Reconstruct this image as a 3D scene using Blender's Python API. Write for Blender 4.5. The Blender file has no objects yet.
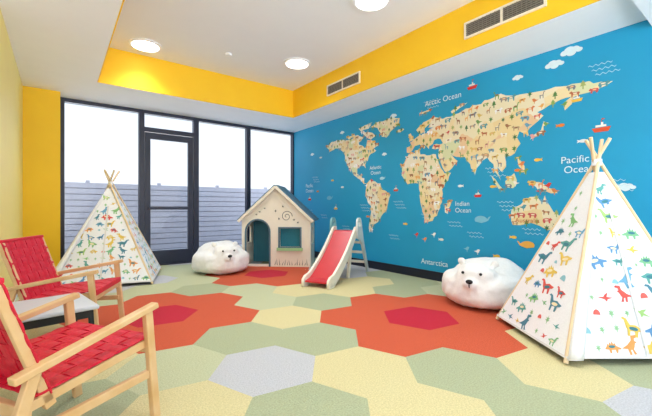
import bpy, bmesh, math, random
from mathutils import Vector, Matrix
random.seed(7)
S = bpy.context.scene
COL = S.collection

# ------------------------------------------------------------ materials
def lin(c):
    c/=255.0
    return c/12.92 if c<=0.04045 else ((c+0.055)/1.055)**2.4
def rgb(h):
    h=h.lstrip('#'); return (lin(int(h[0:2],16)),lin(int(h[2:4],16)),lin(int(h[4:6],16)),1)
MATS={}
def mat(name,hexc,rough=0.6,var=0.06,scale=30,bump=0.0,metal=0,emit=0):
    if name in MATS: return MATS[name]
    m=bpy.data.materials.new(name); m.use_nodes=True
    nt=m.node_tree; b=nt.nodes['Principled BSDF']
    c=rgb(hexc)
    n=nt.nodes.new('ShaderNodeTexNoise'); n.inputs['Scale'].default_value=scale; n.inputs['Detail'].default_value=3
    tc=nt.nodes.new('ShaderNodeTexCoord'); nt.links.new(tc.outputs['Object'],n.inputs['Vector'])
    r=nt.nodes.new('ShaderNodeValToRGB')
    r.color_ramp.elements[0].position=.3; r.color_ramp.elements[1].position=.7
    r.color_ramp.elements[0].color=tuple(x*(1-var) for x in c[:3])+(1,)
    r.color_ramp.elements[1].color=tuple(min(1,x*(1+var)) for x in c[:3])+(1,)
    nt.links.new(n.outputs['Fac'],r.inputs['Fac']); nt.links.new(r.outputs['Color'],b.inputs['Base Color'])
    b.inputs['Roughness'].default_value=rough; b.inputs['Metallic'].default_value=metal
    if bump>0:
        bp=nt.nodes.new('ShaderNodeBump'); bp.inputs['Strength'].default_value=bump; bp.inputs['Distance'].default_value=.01
        nt.links.new(n.outputs['Fac'],bp.inputs['Height']); nt.links.new(bp.outputs['Normal'],b.inputs['Normal'])
    if emit>0:
        b.inputs['Emission Color'].default_value=c; b.inputs['Emission Strength'].default_value=emit
    MATS[name]=m; return m
def wood(name,c1,c2):
    m=bpy.data.materials.new(name); m.use_nodes=True; nt=m.node_tree; b=nt.nodes['Principled BSDF']
    w=nt.nodes.new('ShaderNodeTexNoise'); w.inputs['Scale'].default_value=9; w.inputs['Detail'].default_value=5
    tc=nt.nodes.new('ShaderNodeTexCoord'); nt.links.new(tc.outputs['Object'],w.inputs['Vector'])
    r=nt.nodes.new('ShaderNodeValToRGB'); r.color_ramp.elements[0].position=.3; r.color_ramp.elements[1].position=.7
    r.color_ramp.elements[0].color=rgb(c1); r.color_ramp.elements[1].color=rgb(c2)
    nt.links.new(w.outputs['Fac'],r.inputs['Fac']); nt.links.new(r.outputs['Color'],b.inputs['Base Color'])
    b.inputs['Roughness'].default_value=.4; MATS[name]=m; return m
def glass(name):
    m=bpy.data.materials.new(name); m.use_nodes=True; nt=m.node_tree; nt.nodes.clear()
    o=nt.nodes.new('ShaderNodeOutputMaterial'); t=nt.nodes.new('ShaderNodeBsdfTransparent'); t.inputs[0].default_value=(.52,.54,.56,1)
    g=nt.nodes.new('ShaderNodeBsdfGlossy'); g.inputs['Roughness'].default_value=.02
    mx=nt.nodes.new('ShaderNodeMixShader'); mx.inputs[0].default_value=.025
    nt.links.new(t.outputs[0],mx.inputs[1]); nt.links.new(g.outputs[0],mx.inputs[2]); nt.links.new(mx.outputs[0],o.inputs[0])
    MATS[name]=m; return m
M_white=mat('paint_white','#FDFDFE',.8,.01,4)
M_tray=mat('paint_tray_white','#F6F8FC',.8,.01,4)
M_yel=mat('paint_yellow','#FFCC1C',.6,.02,4)
M_lyel=mat('paint_light_yellow','#FFEB8A',.45,.02,4)
M_blue=mat('mural_blue','#189ECC',.55,.05,1.2)
M_frame=mat('frame_dark','#262B40',.4,.05)
M_base=mat('baseboard_navy','#0E1428',.5,.05)
M_glass=glass('glass_tinted')
M_wood=wood('wood_light','#D6A970','#E2BC8A')
M_pole=wood('wood_pole','#DCC096','#EAD3AA')
M_red=mat('webbing_red','#CE0C2E',.55,.12,60,.2)
M_canvas=mat('canvas_white','#EEEEEF',.85,.03,80,.1)
M_fur=mat('beanbag_white','#EEECE8',.95,.03,60,.15)
M_black=mat('black_soft','#141414',.5,.05)
M_cream=mat('playhouse_cream','#EFE7D4',.5,.02,8)
M_teal=mat('playhouse_teal','#34859A',.5,.05,8)
M_lteal=mat('ladder_teal','#79AFB2',.5,.03,8)
M_lgrey=mat('ladder_offwhite','#D6DAD4',.5,.03,8)
M_roof=mat('roof_slate','#557280',.5,.04,8)
M_slide=mat('slide_red','#C8262F',.35,.04,8)
M_ywhite=mat('vent_frame','#F3E9D2',.5,.03)
M_vdark=mat('vent_slats','#8A8377',.5,.05)
M_vblack=mat('vent_inside','#3A3630',.8,.05)

# ------------------------------------------------------------ helpers
def link(o,parent=None):
    COL.objects.link(o)
    if parent: o.parent=parent
    return o
def empty(name,loc=(0,0,0),rz=0):
    e=bpy.data.objects.new(name,None); e.location=loc; e.rotation_euler=(0,0,rz); e.empty_display_size=.1
    COL.objects.link(e); return e
def meshobj(name,verts,faces,mats,parent=None,mi=None,smooth=False,recalc=True):
    me=bpy.data.meshes.new(name); me.from_pydata([tuple(v) for v in verts],[],faces)
    if not isinstance(mats,(list,tuple)): mats=[mats]
    for m in mats: me.materials.append(m)
    if mi:
        for p,i in zip(me.polygons,mi): p.material_index=i
    if recalc:
        bm=bmesh.new(); bm.from_mesh(me); bmesh.ops.recalc_face_normals(bm,faces=bm.faces); bm.to_mesh(me); bm.free()
    if smooth:
        for p in me.polygons: p.use_smooth=True
    o=bpy.data.objects.new(name,me); return link(o,parent)
BF=[(0,1,2,3),(4,7,6,5),(0,4,5,1),(1,5,6,2),(2,6,7,3),(3,7,4,0)]
def box(name,a,b,m,parent=None,bev=0):
    x0,y0,z0=a; x1,y1,z1=b
    v=[(x0,y0,z0),(x1,y0,z0),(x1,y1,z0),(x0,y1,z0),(x0,y0,z1),(x1,y0,z1),(x1,y1,z1),(x0,y1,z1)]
    o=meshobj(name,v,BF,m,parent)
    if bev:
        md=o.modifiers.new('bev','BEVEL'); md.width=bev; md.segments=2
    return o
def beam(name,p,q,w,h,m,parent=None,side=None,bev=.005,taper=1.0):
    p=Vector(p);q=Vector(q); d=(q-p).normalized()
    s=Vector(side) if side else (d.cross(Vector((0,0,1))) if abs(d.z)<.95 else Vector((0,1,0)))
    s=(s-d*s.dot(d)).normalized(); u=d.cross(s).normalized()
    v=[]
    for c,k in((p,1),(q,taper)):
        for a,b in((-1,-1),(1,-1),(1,1),(-1,1)): v.append(c+s*a*w/2*k+u*b*h/2*k)
    o=meshobj(name,v,BF,m,parent)
    if bev:
        md=o.modifiers.new('bev','BEVEL'); md.width=bev; md.segments=2
    return o
def rod(name,p,q,r0,r1,m,parent=None,n=12):
    p=Vector(p);q=Vector(q);d=(q-p).normalized(); s=d.orthogonal().normalized(); u=d.cross(s)
    v=[];f=[]
    for c,r in((p,r0),(q,r1)):
        for i in range(n):
            a=2*math.pi*i/n; v.append(c+s*math.cos(a)*r+u*math.sin(a)*r)
    for i in range(n): f.append((i,(i+1)%n,n+(i+1)%n,n+i))
    f.append(tuple(range(n))[::-1]); f.append(tuple(range(n,2*n)))
    return meshobj(name,v,f,m,parent,smooth=False)
def disc(name,c,r,h,m,parent=None,n=40):
    v=[];f=[]
    for z in (0,h):
        for i in range(n):
            a=2*math.pi*i/n; v.append((c[0]+r*math.cos(a),c[1]+r*math.sin(a),c[2]+z))
    for i in range(n): f.append((i,(i+1)%n,n+(i+1)%n,n+i))
    f.append(tuple(range(n))[::-1]); f.append(tuple(range(n,2*n)))
    return meshobj(name,v,f,m,parent)
def panel(name,outer,holes,th,origin,ua,va,m,parent=None):
    """flat board with cut-outs; outline given in board coordinates"""
    cu=bpy.data.curves.new(name+'_c','CURVE'); cu.dimensions='2D'; cu.fill_mode='BOTH'; cu.extrude=th/2
    for pts in [outer]+holes:
        sp=cu.splines.new('POLY'); sp.points.add(len(pts)-1)
        for i,(x,y) in enumerate(pts): sp.points[i].co=(x,y,0,1)
        sp.use_cyclic_u=True
    t=bpy.data.objects.new(name+'_t',cu); COL.objects.link(t)
    dg=bpy.context.evaluated_depsgraph_get(); me=bpy.data.meshes.new_from_object(t.evaluated_get(dg))
    bpy.data.objects.remove(t); bpy.data.curves.remove(cu)
    ua=Vector(ua).normalized(); va=Vector(va).normalized(); w=ua.cross(va)
    M=Matrix((( ua.x,va.x,w.x,origin[0]),(ua.y,va.y,w.y,origin[1]),(ua.z,va.z,w.z,origin[2]),(0,0,0,1)))
    me.transform(M); me.materials.clear(); me.materials.append(m)
    me.name=name
    o=bpy.data.objects.new(name,me); return link(o,parent)
def arc(cx,cy,r,a0,a1,n=12,ry=None):
    ry=ry or r
    return [(cx+r*math.cos(math.radians(a0+(a1-a0)*i/n)),cy+ry*math.sin(math.radians(a0+(a1-a0)*i/n))) for i in range(n+1)]

# flat print shapes -----------------------------------------------------
SH={
'sauropod':[(-.5,.1),(-.35,.15),(-.15,.25),(.1,.22),(.25,.45),(.4,.5),(.48,.42),(.35,.38),(.27,.1),(.2,0),(.2,-.25),(.1,-.25),(.08,-.03),(-.1,-.03),(-.12,-.25),(-.22,-.25),(-.25,.0),(-.4,.02)],
'stego':[(-.5,-.05),(-.35,.1),(-.3,.25),(-.22,.15),(-.15,.35),(-.07,.2),(0,.4),(.07,.2),(.15,.3),(.2,.12),(.35,.05),(.5,-.02),(.48,-.1),(.3,-.08),(.25,-.28),(.15,-.28),(.13,-.1),(-.1,-.1),(-.12,-.28),(-.22,-.28),(-.25,-.08)],
'trex':[(-.5,.0),(-.2,.12),(.05,.3),(.1,.5),(.35,.5),(.4,.4),(.22,.36),(.2,.25),(.3,.18),(.2,.15),(.12,.0),(.05,-.1),(.12,-.3),(.2,-.32),(0,-.32),(-.02,-.12),(-.1,-.1),(-.1,-.3),(-.2,-.32),(-.22,-.05)],
'ptero':[(-.5,.2),(-.1,.1),(0,.2),(.3,.3),(.1,.05),(.5,-.1),(.1,-.1),(0,-.25),(-.08,-.05)],
'hill':arc(0,-.2,.35,0,180,10,.5),
'leaf':[(0,-.4),(.06,-.1),(.3,.0),(.1,.05),(.25,.25),(.05,.2),(0,.45),(-.05,.2),(-.25,.25),(-.1,.05),(-.3,0),(-.06,-.1)],
'fish':arc(.05,0,.35,150,-150,12,.18)+[(-.5,-.18),(-.42,0),(-.5,.18)],
'quad':[(-.5,.05),(-.42,.2),(.15,.22),(.28,.38),(.36,.34),(.5,.26),(.48,.18),(.32,.1),(.28,-.3),(.2,-.3),(.15,-.03),(-.25,-.03),(-.3,-.3),(-.38,-.3),(-.4,.02)],
'bear':[(-.45,.0),(-.35,.2),(0,.26),(.25,.22),(.32,.3),(.38,.24),(.5,.1),(.42,.03),(.3,0),(.3,-.28),(.17,-.28),(.12,-.08),(-.15,-.08),(-.2,-.28),(-.34,-.28)],
'bird':[(-.5,.05),(-.2,.1),(0,.3),(.15,.3),(.3,.2),(.2,.12),(.15,-.05),(.02,-.15),(.02,-.35),(-.05,-.35),(-.05,-.15),(-.2,-.05)],
'giraffe':[(-.3,.0),(-.1,.1),(.1,.12),(.22,.48),(.38,.45),(.36,.38),(.27,.36),(.18,0),(.17,-.45),(.1,-.45),(.08,-.08),(-.15,-.08),(-.17,-.45),(-.24,-.45)],
'boat':[(-.5,0),(.5,.03),(.36,-.26),(-.36,-.26)],
'sail':[(-.3,.05),(.25,.05),(.25,.18),(.1,.18),(.1,.34),(-.02,.34),(-.02,.18),(-.3,.18)],
'mast':[(-.02,.34),(.02,.34),(.02,.6),(.2,.55),(.02,.48)],
'whale':arc(-.05,0,.38,20,180,10,.22)+[(-.4,-.12),(0,-.2),(.25,-.12),(.4,-.05),(.55,.2),(.42,.16),(.36,.05)],
'blob':arc(0,0,.42,0,336,14,.34),
'tree':[(-.05,-.4),(.05,-.4),(.05,-.1),(.25,-.1),(.12,.1),(.2,.1),(0,.42),(-.2,.1),(-.12,.1),(-.25,-.1),(-.05,-.1)],
}
class Decals:
    def __init__(s,fn): s.fn=fn; s.v=[];s.f=[];s.mi=[];s.mats=[];s.k=0
    def add(s,pts,m,layer=0):
        if m not in s.mats: s.mats.append(m)
        b=len(s.v); s.k+=1; off=layer+ (s.k%40)*.00002
        for p in pts: s.v.append(s.fn(p[0],p[1],off))
        s.f.append(tuple(range(b,b+len(pts)))); s.mi.append(s.mats.index(m))
    def icon(s,shape,u,v,size,m,flip=False,rot=0,layer=0,dot=None):
        c,sn=math.cos(rot),math.sin(rot); pts=[]
        f=-1 if flip else 1
        T=lambda x,y:(u+size*(x*f*c-y*sn),v+size*(x*f*sn+y*c))
        s.add([T(x,y) for x,y in SH[shape]],m,layer)
        if dot:   # second tone: belly / back patch
            s.add([T(-.05+.2*math.cos(t*.698),.08+.08*math.sin(t*.698)) for t in range(9)],dot,layer+.0012)
    def build(s,name,parent): return meshobj(name,s.v,s.f,s.mats,parent,s.mi,recalc=False)

def dm(h): return mat('print_'+h.strip('#'),h,.75,.03)

# ------------------------------------------------------------ room dimensions
XR=4.36; XL=-.40; XLL=-1.6; YB=7.0; YJ=4.12; YF=-2.6; ZC=2.8; ZT=3.32
TX0,TX1,TY0,TY1=.435,3.635,-1.0,5.82
T=.15
# ---- floor: hexagonal carpet tiles
s_=.635; R_=s_/math.sqrt(3); gc=Vector((2.77,2.15)); rot0=math.radians(-8.8)
def axial(q,r):
    a=math.radians(30)+rot0; b=math.radians(90)+rot0
    return gc+Vector((math.cos(a),math.sin(a)))*s_*q+Vector((math.cos(b),math.sin(b)))*s_*r
def clip(poly,axis,val,keep_gt):
    out=[]
    for i in range(len(poly)):
        a=poly[i]; b=poly[(i+1)%len(poly)]
        ia=(a[axis]>=val)==keep_gt or a[axis]==val; ib=(b[axis]>=val)==keep_gt or b[axis]==val
        if ia: out.append(a)
        if ia!=ib:
            t=(val-a[axis])/(b[axis]-a[axis]); out.append((a[0]+t*(b[0]-a[0]),a[1]+t*(b[1]-a[1])))
    return out
def cliprect(p,x0,x1,y0,y1):
    for ax,v,k in((0,x0,True),(0,x1,False),(1,y0,True),(1,y1,False)):
        if len(p)>2:p=clip(p,ax,v,k)
    return p if len(p)>2 else None
carpet={k:mat('carpet_'+k,c,.95,.16,110,.5) for k,c in dict(sage='#A4A985',yellow='#CDC08E',lav='#B9B8B9',rust='#C2512F',crim='#B60F2C',green='#B8BA94').items()}
flowers=[(2.79,2.17),(.76,3.8),(2.75,5.25)]
cells={}
for q in range(-16,17):
    for r in range(-18,19):
        c=axial(q,r)
        if -2.2<c.x<5 and -3.2<c.y<7.6: cells[(q,r)]=c
colr={}
seeds=[((.9,2.05),'lav'),((.5,1.7),'yellow'),((1.35,1.84),'sage'),((1.74,1.54),'yellow'),((1.23,1.45),'sage'),((2.03,1.0),'sage'),((1.6,1.05),'yellow'),((2.76,1.05),'yellow'),((2.46,.6),'lav'),((3.1,.6),'sage'),((3.23,1.19),'yellow'),
((1.1,2.82),'sage'),((1.73,2.83),'yellow'),((.71,2.85),'green'),((1.61,4.65),'sage'),((1.85,3.93),'green'),((2.3,3.6),'yellow'),((.79,5.43),'lav'),((3.25,3.72),'yellow'),((3.75,3.33),'sage'),((3.9,4.6),'lav'),((1.96,5.43),'yellow'),((1.53,2.35),'sage'),((.18,2.28),'sage'),((1.3,5.2),'green'),((2.0,6.3),'lav'),((2.1,3.2),'sage'),((2.6,4.2),'sage'),((3.2,4.5),'green'),((4.0,2.6),'green'),((3.9,1.6),'yellow'),((1.3,3.3),'lav'),((1.6,6.3),'green'),((.2,2.9),'yellow'),((1.2,4.4),'yellow'),((3.8,6),'sage'),((.3,4.9),'green')]
for k,c in cells.items():
    d,cn=min(((c-Vector(p)).length,n) for p,n in seeds); colr[k]=cn if d<1.2 else random.choice(['sage','yellow','lav','green'])
for fc in flowers:
    k0=min(cells,key=lambda k:(cells[k]-Vector(fc)).length)
    for dq,dr in((1,0),(0,1),(-1,1),(-1,0),(0,-1),(1,-1)): colr[(k0[0]+dq,k0[1]+dr)]='rust'
    colr[k0]='crim'
fv=[];ff=[];fm=[];names=list(carpet)
for k,c in cells.items():
    hexp=[(c.x+R_*math.cos(rot0+math.radians(60*i)),c.y+R_*math.sin(rot0+math.radians(60*i))) for i in range(6)]
    for rect in((XLL,XR,YF,YJ),(XL,XR,YJ,YB)):
        p=cliprect(hexp,*rect)
        if p:
            b=len(fv); fv+=[(x,y,0) for x,y in p]; ff.append(tuple(range(b,b+len(p)))); fm.append(names.index(colr[k]))
meshobj('floor',fv,ff,[carpet[n] for n in names],None,fm,recalc=False)

# ---- walls
box('wall_right',(XR,YF,0),(XR+T,YB,3.5),M_blue)
box('wall_left',(XL-T,YJ,0),(XL,YB,3.5),M_lyel)
box('wall_left_return',(XLL,YJ,0),(XL-T,YJ+T,3.5),M_lyel)
box('wall_left_near',(XLL-T,YF,0),(XLL,YJ+T,3.5),M_white)
box('wall_column',(XL,6.63,0),(.03,YB+.1,ZC),M_yel)
# rear wall (behind the photographer) with a wide unglazed opening, added to let world light in
wb=empty('wall_front')
box('pier_a',(XLL-T,YF-T,0),(XLL+.1,YF,3.5),M_white,wb)
box('pier_b',(XR-.1,YF-T,0),(XR+T,YF,3.5),M_white,wb)
box('header',(XLL+.1,YF-T,2.75),(XR-.1,YF,3.5),M_white,wb)
box('sill',(XLL+.1,YF-T,0),(XR-.1,YF,.1),M_white,wb)
# ceiling
ce=empty('ceiling')
box('soffit_back',(XL,TY1,ZC),(XR,YB+.12,3.5),M_white,ce)
box('soffit_right',(TX1,YF,ZC),(XR,TY1,3.5),M_white,ce)
box('soffit_left',(XLL,YF,ZC),(TX0,TY1,3.5),M_white,ce)
box('soffit_front',(TX0,YF,ZC),(TX1,TY0,3.5),M_white,ce)
box('tray_top',(TX0,TY0,ZT),(TX1,TY1,3.5),M_tray,ce)
box('soffit_beam',(XLL,YF+.001,ZC-.08),(TX0-.02,.758,ZC),M_white,ce)
box('soffit_beam_right',(TX1+.02,YF+.001,ZC-.08),(XR,.758,ZC),M_white,ce)
tr=empty('trim_ceiling_tray')
e=.012
box('band_back',(TX0,TY1-e,ZC-.002),(TX1,TY1,ZT),M_yel,tr)
box('band_right',(TX1-e,TY0,ZC-.002),(TX1,TY1-e,ZT),M_yel,tr)
box('band_left',(TX0,TY0,ZC-.002),(TX0+e,TY1-e,ZT),M_yel,tr)
box('band_front',(TX0+e,TY0,ZC-.002),(TX1-e,TY0+e,ZT),M_yel,tr)
box('baseboard_right',(XR-.02,YF,0),(XR,YB-.06,.13),M_base)
box('baseboard_left',(XL,YJ,0),(XL+.015,6.63,.1),M_white)

# ---- windows and door on back wall
ff_=.055
def winframe(name,x0,x1,zt=0.0):
    w=empty(name)
    box('frame_left',(x0,YB-.05,0),(x0+ff_,YB+.06,ZC),M_frame,w)
    box('frame_right',(x1-ff_*.5,YB-.05,0),(x1,YB+.06,ZC),M_frame,w)
    box('frame_top',(x0+ff_,YB-.05,ZC-.06),(x1-ff_*.5,YB+.06,ZC),M_frame,w)
    box('frame_bottom',(x0+ff_,YB-.05,0),(x1-ff_*.5,YB+.06,.09),M_frame,w)
    v=[(x0+ff_,YB,.09),(x1-ff_*.5,YB,.09),(x1-ff_*.5,YB,ZC-.06),(x0+ff_,YB,ZC-.06)]
    meshobj('glass_pane',v,[(0,1,2,3)],M_glass,w)
winframe('window_1',.03,1.17)
winframe('window_2',2.13,3.22)
winframe('window_3',3.22,XR)
d=empty('door_1')
x0,x1=1.17,2.13; zd=2.42
box('jamb_left',(x0,YB-.05,0),(x0+.06,YB+.06,ZC),M_frame,d)
box('jamb_right',(x1-.04,YB-.05,0),(x1,YB+.06,ZC),M_frame,d)
box('head',(x0+.06,YB-.05,ZC-.06),(x1-.04,YB+.06,ZC),M_frame,d)
box('transom_bar',(x0+.06,YB-.05,zd),(x1-.04,YB+.06,zd+.08),M_frame,d)
meshobj('transom_glass',[(x0+.06,YB,zd+.08),(x1-.04,YB,zd+.08),(x1-.04,YB,ZC-.06),(x0+.06,YB,ZC-.06)],[(0,1,2,3)],M_glass,d)
box('threshold',(x0+.06,YB-.05,0),(x1-.04,YB+.06,.02),M_frame,d)
a,b=x0+.07,x1-.05
box('leaf_stile_left',(a,YB-.03,.02),(a+.09,YB+.03,zd-.01),M_frame,d)
box('leaf_stile_right',(b-.09,YB-.03,.02),(b,YB+.03,zd-.01),M_frame,d)
box('leaf_rail_top',(a+.09,YB-.03,zd-.12),(b-.09,YB+.03,zd-.01),M_frame,d)
box('leaf_rail_bottom',(a+.09,YB-.03,.02),(b-.09,YB+.03,.27),M_frame,d)
meshobj('leaf_glass',[(a+.09,YB,.27),(b-.09,YB,.27),(b-.09,YB,zd-.12),(a+.09,YB,zd-.12)],[(0,1,2,3)],M_glass,d)
box('push_bar',(a+.05,YB-.09,1.02),(b-.05,YB-.06,1.07),M_frame,d)
box('bar_mount_left',(a+.06,YB-.06,1.02),(a+.09,YB-.03,1.07),M_frame,d)
box('bar_mount_right',(b-.09,YB-.06,1.02),(b-.06,YB-.03,1.07),M_frame,d)

# ---- outside terrace
M_deck=mat('terrace_concrete','#D8D8DA',.9,.06,6)
M_slat=mat('fence_slat','#C0BDC4',.8,.04,10)
box('terrace_ground',(-4,YB+.12,-.12),(9,11.2,-.01),M_deck)
fe=empty('terrace_fence')
box('backing',(-4,9.63,0),(9,9.64,1.62),mat('fence_backing','#9C99A4',.8,.03),fe)
for i in range(12):
    box('slat_%d'%(i+1),(-4,9.6,.02+i*.135),(9,9.63,.02+i*.135+.118),M_slat,fe)
for i in range(9):
    box('post_%d'%(i+1),(-4+i*1.5,9.64,-.01),(-3.92+i*1.5,9.71,1.68),M_slat,fe)

# ---- recessed lights
M_lamp=mat('lamp_diffuser','#FFFDF6',.5,0,4,emit=4)
def clight(x,y):
    e=empty('recessed_ceiling_light',(x,y,ZT))
    disc('trim_ring',(0,0,-.02),.21,.02,M_tray,e)
    disc('diffuser',(0,0,-.026),.17,.006,M_lamp,e)
    l=bpy.data.lights.new('lamp','AREA'); l.shape='DISK'; l.size=.34; l.energy=9; l.color=(.92,.96,1); l.spread=math.radians(110)
    o=bpy.data.objects.new('lamp',l); o.location=(0,0,-.04); link(o,e)
for p in((.97,5.42),(2.98,4.66),(2.72,2.75),(1.0,3.2),(1.0,.8),(2.8,.6)): clight(*p)  # last two are unseen extra fixtures, added to brighten the room
sp=empty('smoke_detector',(2.0,5.0,ZT)); disc('body',(0,0,-.025),.05,.025,M_white,sp)

# ---- vents
def vent(y0,y1,nsub):
    v=empty('air_vent'); z0,z1=2.93,3.11; x=TX1-e
    box('inside',(x-.006,y0+.02,z0+.02),(x,y1-.02,z1-.02),M_vblack,v)
    box('frame_top',(x-.02,y0,z1-.022),(x,y1,z1),M_ywhite,v); box('frame_bottom',(x-.02,y0,z0),(x,y1,z0+.022),M_ywhite,v)
    box('frame_a',(x-.02,y0,z0+.022),(x,y0+.022,z1-.022),M_ywhite,v); box('frame_b',(x-.02,y1-.022,z0+.022),(x,y1,z1-.022),M_ywhite,v)
    ym=(y0+y1)/2; box('divider',(x-.02,ym-.012,z0+.022),(x,ym+.012,z1-.022),M_ywhite,v)
    for i in range(6):
        z=z0+.034+i*.021; box('louver_%d'%(i+1),(x-.016,y0+.022,z),(x-.006,y1-.022,z+.009),M_vdark,v)
    for i in range(nsub):
        y=y0+.02+(y1-y0-.04)*(i+.5)/nsub; box('fin_%d'%(i+1),(x-.019,y,z0+.022),(x-.016,y+.005,z1-.022),M_vdark,v)
vent(3.90,4.71,18); vent(1.36,2.19,18)

# ------------------------------------------------------------ world-map mural
mural=empty('world_map_mural')
box('painted_ground',(XR-.002,.3,.13),(XR,YB-.06,ZC),M_blue,mural)
def mw(u,v,off): return (XR-.004-off,-u,v)     # u = -Y (left to right along the wall)
def LL(lon,lat):
    Y=5.7-(lon+168)*.01304
    z=1.36+.0151*lat if -35<=lat<=37 else (1.919+(lat-37)*.0133 if lat>37 else .8315+(lat+35)*.010)
    return (-Y,z)
CONT={
'north_america':[(-168,66),(-156,71),(-140,70),(-128,70),(-115,68),(-108,68),(-96,72),(-88,68),(-82,68),(-87,65),(-94,61),(-93,58),(-85,55),(-82,52),(-79,53),(-78,58),(-77,62),(-70,61),(-65,59),(-60,55),(-56,52),(-65,49),(-60,46),(-70,43),(-74,40),(-76,35),(-81,31),(-80,26),(-83,29),(-90,30),(-97,27),(-97,21),(-92,18),(-88,21),(-88,16),(-83,14),(-83,9),(-77,8),(-84,8),(-92,14),(-105,20),(-112,30),(-110,23),(-117,32),(-124,40),(-124,48),(-133,56),(-145,60),(-155,58),(-163,55),(-158,59),(-165,62)],
'south_america':[(-78,8),(-72,12),(-62,10),(-52,5),(-50,0),(-35,-6),(-39,-15),(-41,-22),(-48,-27),(-54,-34),(-58,-38),(-65,-42),(-68,-50),(-70,-55),(-74,-50),(-73,-40),(-71,-30),(-70,-18),(-76,-14),(-81,-6),(-80,0)],
'greenland':[(-73,78),(-60,82),(-30,83),(-20,80),(-22,72),(-32,68),(-42,60),(-50,62),(-54,69),(-58,75)],
'baffin':[(-85,73),(-72,71),(-62,66),(-70,63),(-78,67)],'victoria':[(-117,72),(-105,74),(-101,70),(-115,69.5)],'ellesmere':[(-92,80),(-70,83),(-76,77),(-88,76)],
'africa':[(-6,35),(10,37),(11,33),(20,31),(32,31),(35,24),(43,12),(51,12),(40,-3),(40,-15),(35,-24),(28,-33),(18,-35),(12,-18),(9,-1),(9,4),(-8,4),(-17,14),(-16,24),(-10,31)],
'madagascar':[(44,-17),(50,-15),(47,-25),(44,-24)],
'eurasia':[(-9,37),(-9,43),(-1,44),(-4,48),(4,52),(9,54),(9,57),(12,54),(20,55),(24,59),(29,60),(22,61),(25,65),(17,61),(17,57),(12,56),(8,58),(5,61),(15,68),(28,71),(41,67),(45,68),(60,69),(68,72),(80,73),(104,78),(113,74),(130,72),(150,72),(170,70),(189,66),(178,62),(163,60),(162,55),(157,51),(156,57),(162,61),(150,59),(136,54),(141,50),(132,43),(128,40),(129,35),(126,37),(121,40),(119,35),(122,30),(117,23),(108,21),(109,13),(105,9),(101,13),(104,2),(98,10),(97,16),(91,22),(86,20),(80,14),(78,8),(73,18),(67,25),(57,26),(50,30),(55,25),(59,22),(52,16),(44,13),(39,21),(35,29),(36,36),(27,37),(29,41),(41,41),(38,46),(30,46),(28,42),(23,40),(23,37),(19,41),(13,45),(18,40),(16,38),(10,44),(3,43),(-1,38),(-5,36)],
'britain':[(-5,50),(1,51),(-1,54),(-3,58),(-6,57),(-4,53)],'iceland':[(-24,64),(-22,66),(-15,66),(-14,65),(-19,63)],
'japan':[(130,32),(136,34),(141,36),(141,41),(145,43),(141,45),(139,38),(133,35)],'borneo':[(109,1),(116,6),(118,1),(115,-4),(110,-3)],
'sumatra':[(96,5),(106,-5),(104,-6),(98,1)],'new_guinea':[(131,-1),(141,-3),(150,-9),(143,-8),(138,-8)],'philippines':[(120,18),(125,12),(125,7),(121,12)],
'new_zealand':[(173,-35),(178,-38),(170,-46),(167,-45)],'svalbard':[(12,79),(25,80),(18,77)],'novaya':[(53,71),(68,77),(60,76),(52,73)],
'australia':[(114,-22),(122,-18),(130,-12),(136,-12),(140,-17),(142,-11),(146,-19),(153,-26),(150,-37),(144,-38),(138,-34),(131,-32),(122,-34),(115,-34)]}
mc=bpy.data.materials.new('mural_land'); mc.use_nodes=True; nt=mc.node_tree; bb=nt.nodes['Principled BSDF']; bb.inputs['Roughness'].default_value=.6
vo=nt.nodes.new('ShaderNodeTexVoronoi'); vo.inputs['Scale'].default_value=5; tc=nt.nodes.new('ShaderNodeTexCoord'); nz=nt.nodes.new('ShaderNodeTexNoise'); nz.inputs['Scale'].default_value=9
mxv=nt.nodes.new('ShaderNodeMix'); mxv.data_type='VECTOR'; mxv.inputs['Factor'].default_value=.08
nt.links.new(tc.outputs['Object'],nz.inputs['Vector']); nt.links.new(tc.outputs['Object'],mxv.inputs['A']); nt.links.new(nz.outputs['Color'],mxv.inputs['B']); nt.links.new(mxv.outputs['Result'],vo.inputs['Vector'])
sx=nt.nodes.new('ShaderNodeSeparateColor'); nt.links.new(vo.outputs['Color'],sx.inputs[0])
cr=nt.nodes.new('ShaderNodeValToRGB'); cr.color_ramp.interpolation='CONSTANT'
for i,(p,h) in enumerate([(0,'#F1E6C2'),(.35,'#F0DAA2'),(.55,'#F2EBD4'),(.74,'#EDCB9E'),(.82,'#DEE2B4'),(.92,'#F2E0AE')]):
    el=cr.color_ramp.elements[i] if i<2 else cr.color_ramp.elements.new(p); el.position=p; el.color=rgb(h)
nt.links.new(sx.outputs[0],cr.inputs['Fac']); nt.links.new(cr.outputs['Color'],bb.inputs['Base Color'])
land=Decals(mw); ic=Decals(mw)
def jitter(pts,amp=.014):
    out=[]
    for i in range(len(pts)):
        a=pts[i]; b=pts[(i+1)%len(pts)]; L=math.dist(a,b); n=max(1,int(L/.05))
        for j in range(n):
            t=j/n; k=amp if j else 0
            out.append((a[0]+t*(b[0]-a[0])+random.uniform(-k,k),a[1]+t*(b[1]-a[1])+random.uniform(-k,k)))
    return out
def inside(p,poly):
    c=False; x,y=p
    for i in range(len(poly)):
        a=poly[i];b=poly[i-1]
        if (a[1]>y)!=(b[1]>y) and x<(b[0]-a[0])*(y-a[1])/(b[1]-a[1])+a[0]: c=not c
    return c
anim=['#C0714A','#E08A4E','#A8744E','#E9B060','#9A9086','#78A45C','#D0605A','#FFFFFF','#BFA07A','#DDC06C','#80848A','#6FA6C0','#5F9EA8','#E5A9A0','#F5EFE0']
polys=[]
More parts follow.
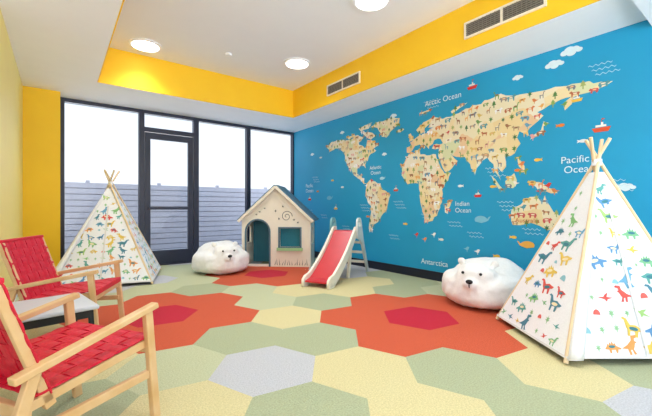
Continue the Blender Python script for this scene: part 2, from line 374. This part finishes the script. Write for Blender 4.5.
for n,pl in CONT.items():
    w=[LL(*p) for p in pl]
    if len(w)<7:   # swell the small islands slightly so they read on the wall
        cx=sum(p[0] for p in w)/len(w); cy=sum(p[1] for p in w)/len(w); w=[(cx+(p[0]-cx)*1.2,cy+(p[1]-cy)*1.2) for p in w]
    polys.append(w); land.add(jitter(w),mc,0)
placed=[]
for w in polys:
    xs=[p[0] for p in w]; ys=[p[1] for p in w]
    for _ in range(2200):
        p=(random.uniform(min(xs),max(xs)),random.uniform(min(ys),max(ys)))
        if inside(p,w) and all(math.dist(p,q)>.084 for q in placed):
            placed.append(p)
            sh=random.choice(['quad','quad','bear','bird','giraffe','tree','leaf','bear'])
            c=random.choice(anim)
            if sh in('tree','leaf'): c=random.choice(['#5D8A4A','#8FB063','#4B7A52','#A8B56A'])
            ic.icon(sh,p[0],p[1],random.uniform(.08,.115),dm(c),random.random()<.5,0,.002,
                    dot=dm(random.choice(['#F6E6C8','#F2C28A','#9A6A4A'])) if sh in('quad','bear','giraffe') else None)
land.build('continents',mural)
def cloud(Y,z,s):
    for dx,dz,r in((-.5,0,.3),(-.15,.15,.38),(.25,.1,.34),(.55,-.02,.24),(0,-.1,.35)):
        ic.add([(-Y+s*(dx+r*math.cos(t*.449)),z+s*(dz+r*.75*math.sin(t*.449))) for t in range(14)],dm('#DCEFF4'),.001)
for Y,z,s in((1.40,2.72,.13),(1.56,2.63,.12),(3.9,2.55,.09),(1.95,2.6,.08),(5.2,2.5,.08),(.95,1.25,.1),(6.2,2.2,.08),(4.1,1.95,.07)): cloud(Y,z,s)
def waves(Y,z,n=3,w=.3,col='#BFE3EF'):
    for k in range(n):
        pts=[]; N=16
        for i in range(N+1): pts.append((-Y+w*(i/N)+k*.03,z-k*.05+.010*math.sin(i*1.57)))
        ic.add(pts+[(p[0],p[1]+.006) for p in reversed(pts)],dm(col),.001)
for Y,z in((1.25,2.5),(2.6,.72),(6.2,1.7),(4.7,1.1),(3.35,.95),(5.9,.9),(3.9,1.15),(1.2,.7),(2.2,1.12),(3.3,2.62),(1.15,1.32),(2.9,.85),(5.2,.7),(6.4,1.0),(4.0,.6),(1.9,.8),(2.35,1.55)): waves(Y,z,2 if z<1 else 3,.2)
def ship(Y,z,s,h='#D8332A'):
    ic.icon('boat',-Y,z,s,dm(h),layer=.001); ic.icon('sail',-Y,z,s,dm('#F4F1E8'),layer=.001); ic.icon('mast',-Y,z,s,dm(h),layer=.001)
ship(2.53,2.66,.15); ship(1.14,1.86,.16,'#E0562E'); ship(6.3,1.25,.13); ship(3.85,1.35,.11,'#E0562E'); ship(5.4,1.05,.12,'#F4C34A'); ship(2.45,1.22,.11); ship(1.35,2.2,.11,'#F4C34A')
ic.icon('whale',-2.4,.9,.22,dm('#7FC4DA'),layer=.001); ic.icon('whale',-5.6,1.25,.2,dm('#6FBBD6'),layer=.001); ic.icon('whale',-1.85,.62,.2,dm('#F2B24A'),True,layer=.001); ic.icon('whale',-4.9,.55,.2,dm('#A9D8E6'),layer=.001); ic.icon('whale',-4.15,1.55,.13,dm('#A9D8E6'),layer=.001)
for Y,z,c in((1.73,1.6,'#F4C34A'),(1.95,1.5,'#F08A3C'),(2.25,1.32,'#F4C34A'),(4.5,.9,'#F08A3C'),(5.2,1.45,'#E9E9E0'),(2.0,.70,'#F4C34A'),(1.6,.66,'#F08A3C'),(2.7,1.35,'#E9F0F0'),(3.65,.8,'#F4C34A'),(1.35,.95,'#E9F0F0'),(4.35,2.2,'#F4C34A'),(3.0,.6,'#E9E9E0'),(5.9,2.1,'#E9E9E0'),(2.2,.45,'#F4C34A'),(1.5,1.95,'#F08A3C'),(1.3,1.75,'#E9F0F0'),(5.5,1.6,'#F4C34A'),(6.0,1.4,'#F08A3C')):
    ic.icon('fish',-Y,z,.10,dm(c),random.random()<.5,layer=.001)
for Y,z,c in((3.43,.64,'#E2452E'),(3.28,.58,'#F08A3C'),(3.12,.66,'#E9F0F0'),(2.6,.5,'#7FC4DA'),(2.45,.48,'#F4F4F0'),(1.70,1.24,'#D8402B'),(1.78,1.32,'#F08A3C'),(1.62,1.30,'#D8402B')):
    ic.icon('bird',-Y,z,.11,dm(c),layer=.001)
ic.build('animals_and_ships',mural)
def wtext(s,Y,z,size,h='#DDF3F8'):
    cu=bpy.data.curves.new('t','FONT'); cu.body=s; cu.size=size
    t=bpy.data.objects.new('t',cu); COL.objects.link(t)
    me=bpy.data.meshes.new_from_object(t.evaluated_get(bpy.context.evaluated_depsgraph_get())); bpy.data.objects.remove(t)
    me.transform(Matrix(((0,0,-1,XR-.008),(-1,0,0,Y),(0,1,0,z),(0,0,0,1)))); me.materials.clear(); me.materials.append(dm(h))
    o=bpy.data.objects.new('lettering_'+s.split('\n')[0].lower().replace(' ','_'),me); link(o,mural)
wtext('Pacific\n Ocean',1.50,1.53,.105); wtext('Arctic Ocean',3.28,2.56,.11); wtext('Indian\nOcean',2.78,1.08,.09)
wtext('Atlantic\n Ocean',4.45,1.72,.09); wtext('Pacific\nOcean',6.45,1.5,.11); wtext('Antarctica',3.35,.22,.11); wtext('Australia',1.98,.88,.075,'#C9713A')

# ------------------------------------------------------------ teepees
DINO=['#5FA39B','#86BD7C','#E3C256','#E8A058','#DB574C','#5F93BF','#A3CB78','#4E8698','#7FB98A','#6FA9C9','#E3C256']
def teepee(name,corners,apex,ftop,flap_face=None,seed=1,psz=1.0):
    random.seed(seed)
    e=empty(name); A=Vector(apex)
    C=[Vector(c) for c in corners]
    ctr=sum(C,Vector())/4
    for i,c in enumerate(C):
        off=Vector(((i%2)*.03-.015,(i//2)*.03-.015,0))
        q=c+(A+off-c)*1.13
        rod('pole_%d'%(i+1),c+Vector((0,0,.012)),q,.015,.013,M_pole,e)
    lo=[];hi=[]
    for c in C:
        b=ctr+(c-ctr)*1.03
        lo.append(b+(A-b)*.03); hi.append(b+(A-b)*ftop)
    f0=[]; verts=[]
    for i in range(4):
        a,b=lo[i],lo[(i+1)%4]; c,d_=hi[(i+1)%4],hi[i]
        k=len(verts); verts+= [a,b,c,d_]; f0.append((k,k+1,k+2,k+3))
    fb=meshobj('fabric',verts,f0,M_canvas,e,recalc=False)
    sm=fb.modifiers.new('t','SOLIDIFY'); sm.thickness=.004; sm.offset=0
    for i in range(4):
        a,b=lo[i],lo[(i+1)%4]; t0=hi[i];t1=hi[(i+1)%4]
        mid=(a+b)/2; U=(b-a).normalized(); top=(t0+t1)/2; V=(top-mid); H=V.length; V.normalize(); N=U.cross(V).normalized()
        if N.dot(mid-ctr)<0: N=-N
        wb=(b-a).length/2; wt=(t1-t0).length/2
        sgn=-1 if U.cross(V).dot(N)<0 else 1
        D=Decals(lambda u,v_,o,mid=mid,U=U,V=V,N=N,s=sgn: mid+U*u*s+V*v_+N*(.004+o))
        vv=.06; row=0
        while vv<H-.05:
            half=wb+(wt-wb)*vv/H-.04
            uu=-half+(row%2)*.05+.02
            while uu<half:
                sh=random.choice(['sauropod','stego','trex','sauropod','ptero','leaf','hill','trex','stego','leaf'])
                col=random.choice(DINO); sz=random.uniform(.085,.15)*psz
                if sh in('hill','leaf'): sz*=.5; col={'hill':random.choice(['#E0655A','#8FC3CC']),'leaf':'#93C08E'}[sh]
                if sh=='ptero': sz*=.7
                if abs(uu)+sz/2<half+.04 : D.icon(sh,uu,vv+random.uniform(-.015,.015),sz,dm(col),random.random()<.5,random.uniform(-.25,.25),
                     dot=dm(random.choice(['#F1E2B8','#3F7F8A'])) if sh in('sauropod','stego') else None)
                uu+=sz*.7+.045*psz
            vv+=.10*psz; row+=1
        if D.f: D.build('dinosaur_print_%d'%(i+1),e)
        D2=Decals(lambda u,v_,o,mid=mid,U=U,V=V,N=N: mid+U*u+V*v_+N*(.008+o))
        seam=mat('canvas_seam','#DEDBD6',.9,.02)
        D2.add([(-wb,0),(wb,0),(wb,.015),(-wb,.015)],seam)
        if flap_face==i: D2.add([(-.01,0),(.01,0),(.01,H*.8),(-.01,H*.8)],seam)
        D2.build('hem_%d'%(i+1),e)
        if flap_face==i:
            # loose door flap, curling outwards along the first pole
            NV=14;NU=6; v=[];f=[]
            for j in range(NV+1):
                t=j/NV
                for k in range(NU+1):
                    s=k/NU; wdt=.09*(1-t)**.8+.01
                    base=lo[i]+(hi[i]-lo[i])*t*.93
                    v.append(base+U*(s*wdt)+N*(.012+.03*math.sin(s*math.pi)*(1-t)+.015*s*(1-t))+V*(-.01))
            for j in range(NV):
                for k in range(NU):
                    a_=j*(NU+1)+k; f.append((a_,a_+1,a_+NU+2,a_+NU+1))
            fl=meshobj('door_flap',v,f,M_canvas,e,smooth=True,recalc=False); fl.modifiers.new('t','SOLIDIFY').thickness=.004
    disc('tie_cord',(A.x,A.y,A.z-.03),.035,.05,M_canvas,e,16)
    return e
F=Vector((2.70,.90,0)); L=Vector((3.27,1.65,0)); P=Vector((.8,-.605,0))*1.1
teepee('kids_teepee',[F,F+P,L+P,L],(3.44,.93,1.42),.94,0,3,1.15)
def rotsq(cx,cy,h,a):
    return [(cx+h*math.sqrt(2)*math.cos(a+i*math.pi/2),cy+h*math.sqrt(2)*math.sin(a+i*math.pi/2),0) for i in range(4)]
teepee('kids_teepee',rotsq(.62,6.05,.62,math.radians(-62)),(.62,6.05,1.42),.94,3,5)

# ------------------------------------------------------------ chairs
def chair(loc,ang):
    e=empty('webbed_lounge_chair',loc,ang)
    for s,n in((-1,'right'),(1,'left')):
        y=.285*s
        beam('front_leg_'+n,(.37,y,.0),(.32,y,.55),.030,.042,M_wood,e,side=(0,1,0))
        beam('rear_leg_'+n,(-.32,y,.0),(-.17,y,.46),.030,.042,M_wood,e,side=(0,1,0))
        beam('arm_'+n,(.37,y,.565),(-.24,y,.455),.045,.028,M_wood,e,side=(0,1,0))
        beam('side_stretcher_'+n,(.345,y*.97,.235),(-.24,y*.97,.235),.026,.04,M_wood,e,side=(0,1,0))
        beam('seat_rail_'+n,(.34,y*.9,.385),(-.20,y*.9,.33),.028,.04,M_wood,e,side=(0,1,0))
        beam('back_rail_'+n,(-.10,y*.9,.30),(-.27,y*.9,.79),.028,.04,M_wood,e,side=(0,1,0))
    beam('front_rail',(.335,-.27,.365),(.335,.27,.365),.03,.05,M_wood,e)
    beam('rear_rail',(-.18,-.27,.31),(-.18,.27,.31),.03,.05,M_wood,e)
    beam('back_top_rail',(-.27,-.265,.785),(-.27,.265,.785),.025,.03,M_wood,e)
    def weave(name,o,U,V,N,lu,lv,nu,nv):
        o=Vector(o);U=Vector(U).normalized();V=Vector(V).normalized();N=U.cross(V)
        v=[];f=[]
        def strip(along,across,L,c,w,n,ph):
            b=len(v); K=n*4
            for i in range(K+1):
                t=i/K; hgt=.0045*math.cos(math.pi*(t*n-.5)+ph*math.pi)
                for sgn in(-1,1):
                    v.append(o+along*(t*L)+across*(c+sgn*w/2)+N*hgt)
            for i in range(K): f.append((b+2*i,b+2*i+1,b+2*i+3,b+2*i+2))
        for j in range(nu): strip(V,U,lv,lu*(j+.5)/nu,lu/nu*.92,nv,j%2)
        for j in range(nv): strip(U,V,lu,lv*(j+.5)/nv,lv/nv*.92,nu,(j+1)%2)
        ob=meshobj(name,v,f,M_red,e,recalc=False); sm=ob.modifiers.new('s','SOLIDIFY'); sm.thickness=.005; sm.offset=0
    weave('seat_webbing',(-.16,-.275,.365),(.52,0,.053),(0,1,0),None,.515,.55,8,8)
    weave('back_webbing',(-.103,-.275,.35),(-.17,0,.49),(0,1,0),None,.475,.55,7,8)
    beam('webbing_edge_front',(.353,-.275,.40),(.353,.275,.40),.012,.045,M_red,e)
    beam('webbing_edge_top',(-.268,-.275,.805),(-.268,.275,.805),.035,.02,M_red,e)
    return e
chair((-.075,1.97,0),math.radians(32))
chair((.02,3.60,0),math.radians(-24))

# side table
t=empty('side_table',(-.08,2.83,0),math.radians(10))
M_tt=mat('table_top_grey','#C6C7CA',.35,.02)
box('top',(-.25,-.25,.415),(.25,.25,.44),M_tt,t,.008)
box('apron_front',(-.22,-.225,.365),(.22,-.205,.415),M_black,t); box('apron_back',(-.22,.205,.365),(.22,.225,.415),M_black,t)
box('apron_left',(-.225,-.205,.365),(-.205,.205,.415),M_black,t); box('apron_right',(.205,-.205,.365),(.225,.205,.415),M_black,t)
for i,(a,b) in enumerate(((1,1),(1,-1),(-1,-1),(-1,1))):
    beam('leg_%d'%(i+1),(.23*a,.23*b,0),(.21*a,.21*b,.41),.028,.028,M_black,t)

# ------------------------------------------------------------ polar-bear bean bags
def sph(bm,c,r,sc=(1,1,1),n=24,pw=1):
    res=bmesh.ops.create_uvsphere(bm,u_segments=n,v_segments=n//2,radius=1)
    for v in res['verts']:
        x,y,z=v.co
        if pw!=1:
            h=math.hypot(x,y); zz=v.co.z
            z=math.copysign(abs(zz)**pw,zz)
            if h>1e-6: k2=(max(0,1-abs(zz)**3))**.42; x*=k2/h; y*=k2/h
        v.co=Vector((x*r*sc[0]+c[0],y*r*sc[1]+c[1],z*r*sc[2]+c[2]))
def bear(loc,ang,s=1.0):
    e=empty('polar_bear_beanbag',loc,ang); e.scale=(s,s,s)
    bm=bmesh.new()
    sph(bm,(-.01,0,.18),.45,(1.0,.98,.45),40,.85)
    sph(bm,(-.10,.02,.28),.35,(1.0,1.08,.60),32)
    sph(bm,(-.24,-.05,.31),.20,(1.0,1.2,.80),24)
    sph(bm,(.26,0,.31),.165,(.95,1.3,.92))
    sph(bm,(.38,0,.27),.09,(1.0,1.15,.78))
    sph(bm,(.20,.165,.455),.05,(.55,1,1)); sph(bm,(.20,-.165,.455),.05,(.55,1,1))
    for v in bm.verts:
        if v.co.z<.012: v.co.z=.012+ (v.co.z-.012)*.05
    me=bpy.data.meshes.new('body'); bm.to_mesh(me); bm.free(); me.materials.append(M_fur)
    o=bpy.data.objects.new('body',me); link(o,e)
    r=o.modifiers.new('r','REMESH'); r.mode='VOXEL'; r.voxel_size=.012; r.use_smooth_shade=True
    sm=o.modifiers.new('s','SMOOTH'); sm.iterations=12; sm.factor=.6
    tx=bpy.data.textures.new('folds','CLOUDS'); tx.noise_scale=.22; dp=o.modifiers.new('d','DISPLACE'); dp.texture=tx; dp.strength=.045; dp.mid_level=.5
    tx2=bpy.data.textures.new('creases','VORONOI'); tx2.noise_scale=.22; tx2.distance_metric='DISTANCE'; tx2.weight_1=-1; tx2.weight_2=1
    d2=o.modifiers.new('c','DISPLACE'); d2.texture=tx2; d2.strength=.024; d2.mid_level=.5
    def ball(name,c,r,m,sc=(1,1,1)):
        b=bmesh.new(); sph(b,c,r,sc,16); mm=bpy.data.meshes.new(name); b.to_mesh(mm); b.free(); mm.materials.append(m)
        for p in mm.polygons: p.use_smooth=True
        link(bpy.data.objects.new(name,mm),e)
    ball('nose',(.465,0,.30),.028,M_black,(.9,1.2,.8))
    ball('eye_left',(.398,.085,.372),.014,M_black); ball('eye_right',(.398,-.085,.372),.014,M_black)
    rod('mouth',(.470,0,.275),(.464,0,.242),.005,.004,M_black,e,8)
bear((3.74,2.03,0),math.radians(192),1.04)
bear((2.14,5.66,0),math.radians(265),1.04)

# ------------------------------------------------------------ playhouse
ph=empty('playhouse')
o0=Vector((2.65,5.985,0)); o1=Vector((3.58,5.147,0)); U=(o1-o0).normalized(); W_=(o1-o0).length; Nin=Vector((.667,.745,0)); Nin=(Nin-U*Nin.dot(U)).normalized(); DP=.62
eh=.84; pk=1.42; Z=Vector((0,0,1))
arch=[(.09,.04),(.50,.04)]+arc(.295,.62,.205,0,180,14)
win=[(.70,.36),(1.06,.36),(1.06,.68),(.70,.68)]
outer=[(0,0),(W_,0),(W_,eh),(W_/2,pk),(0,eh)]
panel('front_panel',outer,[arch,win],.03,o0,U,Z,M_cream,ph)
panel('back_panel',outer,[],.03,o0+Nin*DP,U,Z,M_teal,ph)
side=[(0.02,0),(DP-.02,0),(DP-.02,eh),(.02,eh)]
sw=[(.18,.4),(.44,.4),(.44,.7),(.18,.7)]
panel('side_panel_left',side,[sw],.03,o0+U*.02,Nin,Z,M_cream,ph)
panel('side_panel_right',side,[sw],.03,o1-U*.02,Nin,Z,M_cream,ph)
fo=-Nin*.022
ao=[(.06,.0),(.09,.0),(.09,.62)]+arc(.295,.62,.205,180,0,14)+[(.50,.0),(.53,.0),(.53,.62)]+arc(.295,.62,.235,0,180,14)
panel('arch_trim',ao,[],.02,o0+fo,U,Z,M_roof,ph)
panel('window_trim',[(.67,.33),(1.09,.33),(1.09,.71),(.67,.71)],[win],.03,o0+fo,U,Z,M_roof,ph)
panel('window_ledge',[(.65,.29),(1.11,.29),(1.11,.34),(.65,.34)],[],.08,o0+fo,U,Z,mat('ledge_green','#9CC48A'),ph)
panel('window_backing',[(.68,.34),(1.08,.34),(1.08,.70),(.68,.70)],[],.01,o0+Nin*.10,U,Z,mat('deep_teal','#1F7E92'),ph)
def slab(name,a,b,m):
    a=Vector(a);b=Vector(b); dep=Nin*(DP+.14); st=-Nin*.07
    up=(b-a).cross(Nin).normalized()
    if up.z<0: up=-up
    v=[a+st,b+st,b+st+dep,a+st+dep]; v=v+[p+up*.035 for p in v]
    meshobj(name,v,BF,m,ph)
pt=lambda u,z: o0+U*u+Z*z
sl=(pk-eh)/(W_/2)
slab('roof_left',pt(-.05,eh-.05*sl+.018),pt(W_/2,pk+.018),M_roof); slab('roof_right',pt(W_+.05,eh-.05*sl+.018),pt(W_/2,pk+.018),M_roof)
def fascia(name,u0,z0,u1,z1):
    beam(name,pt(u0,z0)-Nin*.075,pt(u1,z1)-Nin*.075,.015,.05,M_cream,ph,side=Nin)
fascia('fascia_left',-.05,eh-.05*sl+.01,W_/2,pk+.01); fascia('fascia_right',W_+.05,eh-.05*sl+.01,W_/2,pk+.01)
dec=Decals(lambda u,v,o: o0+U*u+Z*v-Nin*(.018+o))
Mdk=dm('#3A4A44')
for i in range(14):     # grass
    u=.60+i*.045; h=.06+.07*random.random(); dec.add([(u,.03),(u+.012,.03),(u+.02+random.uniform(-.03,.03),.03+h)],Mdk)
for i in range(26):     # curly vine
    a0=i*.42; r=.11-.0036*i; a1=(i+1)*.42; r1=.11-.0036*(i+1)
    c=(.82,.90)
    p=lambda a,r:(c[0]+r*math.cos(a),c[1]+r*math.sin(a))
    dec.add([p(a0,r),p(a1,r1),p(a1,r1-.01),p(a0,r-.01)],Mdk)
for (u,v) in((.95,.84),(1.02,.79),(.68,.86),(.62,1.0),(.75,1.08)): dec.icon('leaf',u,v,.07,Mdk,rot=u*5)
for (u,v) in((.33,.98),(.42,1.04),(.27,.93)): dec.icon('ptero',u,v,.06,Mdk)
dec.build('printed_decoration',ph)

# ------------------------------------------------------------ slide
sl_=empty('toddler_slide')
so=Vector((2.70,3.76,0)); su=Vector((.885,.466,0)).normalized(); sv=Vector((-su.y,su.x,0))
def prof(u):
    if u<.14: return .07+ .02*(u/.14)
    if u<.98: 
        t=(u-.14)/.84; return .09+.60*(t*t*(.35)+t*.65)
    return .69
us=[i*1.08/30 for i in range(31)]
hw=.165
v=[];f=[]
for u in us:
    for s in(-1,1): v.append(so+su*u+sv*(s*hw)+Z*prof(u))
for i in range(30): f.append((2*i,2*i+1,2*i+3,2*i+2))
ch=meshobj('chute',v,f,M_slide,sl_,recalc=False); m_=ch.modifiers.new('s','SOLIDIFY'); m_.thickness=.02; m_.offset=0
top=[(u,prof(u)+.07) for u in us]; bot=[(u,max(0,prof(u)-.09)) for u in reversed(us)]
for s,n in((-1,'right'),(1,'left')):
    panel('side_rail_'+n,[(-.03,.0),(-.03,.10)]+top[1:]+bot+[(.05,0)],[],.035,so+sv*s*(hw+.02),su,Z,M_cream,sl_)
    hump=[(.97,.58),(.95,.72)]+arc(1.05,.80,.10,150,10,8)+[(1.25,.53),(1.52,0),(1.45,0),(1.19,.46),(1.08,.56)]
    panel('ladder_side_'+n,hump,[arc(1.05,.80,.045,0,342,18)],.03,so+sv*s*(hw+.055),su,Z,M_lteal if n=='left' else M_lgrey,sl_)
    panel('support_'+n,[(.88,.55),(.96,.6),(.82,0),(.75,0)],[],.03,so+sv*s*(hw-.02),su,Z,M_cream,sl_)
for i,(u,z) in enumerate(((1.44,.16),(1.34,.33),(1.24,.50))):
    p=so+su*(u-.02)+Z*z; beam('step_%d'%(i+1),p-sv*(hw+.04),p+sv*(hw+.04),.10,.03,M_cream,sl_)
p=so+su*1.12+Z*.68; beam('platform',p-sv*hw,p+sv*hw,.16,.03,M_cream,sl_)
gd=Decals(lambda u,v,o: so+su*u+Z*v-sv*(hw+.02+.0185+o))
for i in range(14):
    u=.02+i*.03; h=.05+.05*random.random(); gd.add([(u,.015),(u+.01,.015),(u+random.uniform(-.01,.03),.015+h*.8)],Mdk)
gd.build('printed_grass',sl_)

# ------------------------------------------------------------ world & camera
w=bpy.data.worlds.new('sky'); S.world=w; w.use_nodes=True; nt=w.node_tree
bg=nt.nodes['Background']; bg.inputs['Strength'].default_value=3.9
tc=nt.nodes.new('ShaderNodeTexCoord'); sx=nt.nodes.new('ShaderNodeSeparateXYZ'); cr=nt.nodes.new('ShaderNodeValToRGB')
ma=nt.nodes.new('ShaderNodeMath'); ma.operation='MULTIPLY_ADD'; ma.inputs[1].default_value=.5; ma.inputs[2].default_value=.5
nt.links.new(tc.outputs['Generated'],sx.inputs[0]); nt.links.new(sx.outputs['Z'],ma.inputs[0]); nt.links.new(ma.outputs[0],cr.inputs['Fac']); nt.links.new(cr.outputs['Color'],bg.inputs['Color'])
cr.color_ramp.elements[0].position=.44; cr.color_ramp.elements[0].color=(1.45,1.5,1.58,1)   # lower half over-bright: added upward fill for the ceiling
cr.color_ramp.elements[1].position=.80; cr.color_ramp.elements[1].color=(.40,.50,.64,1)
cr.color_ramp.elements.new(.505).color=(.47,.485,.51,1)
cr.color_ramp.elements.new(.60).color=(.41,.44,.49,1)
S.view_settings.view_transform='Standard'
S.view_settings.exposure=.32
cam=bpy.data.cameras.new('camera'); cam.sensor_width=36; cam.lens=352/652*36; cam.clip_start=.05
co=bpy.data.objects.new('camera',cam); co.location=(0,0,1.05); co.rotation_euler=(math.radians(90),0,-math.radians(37.3)); COL.objects.link(co); S.camera=co
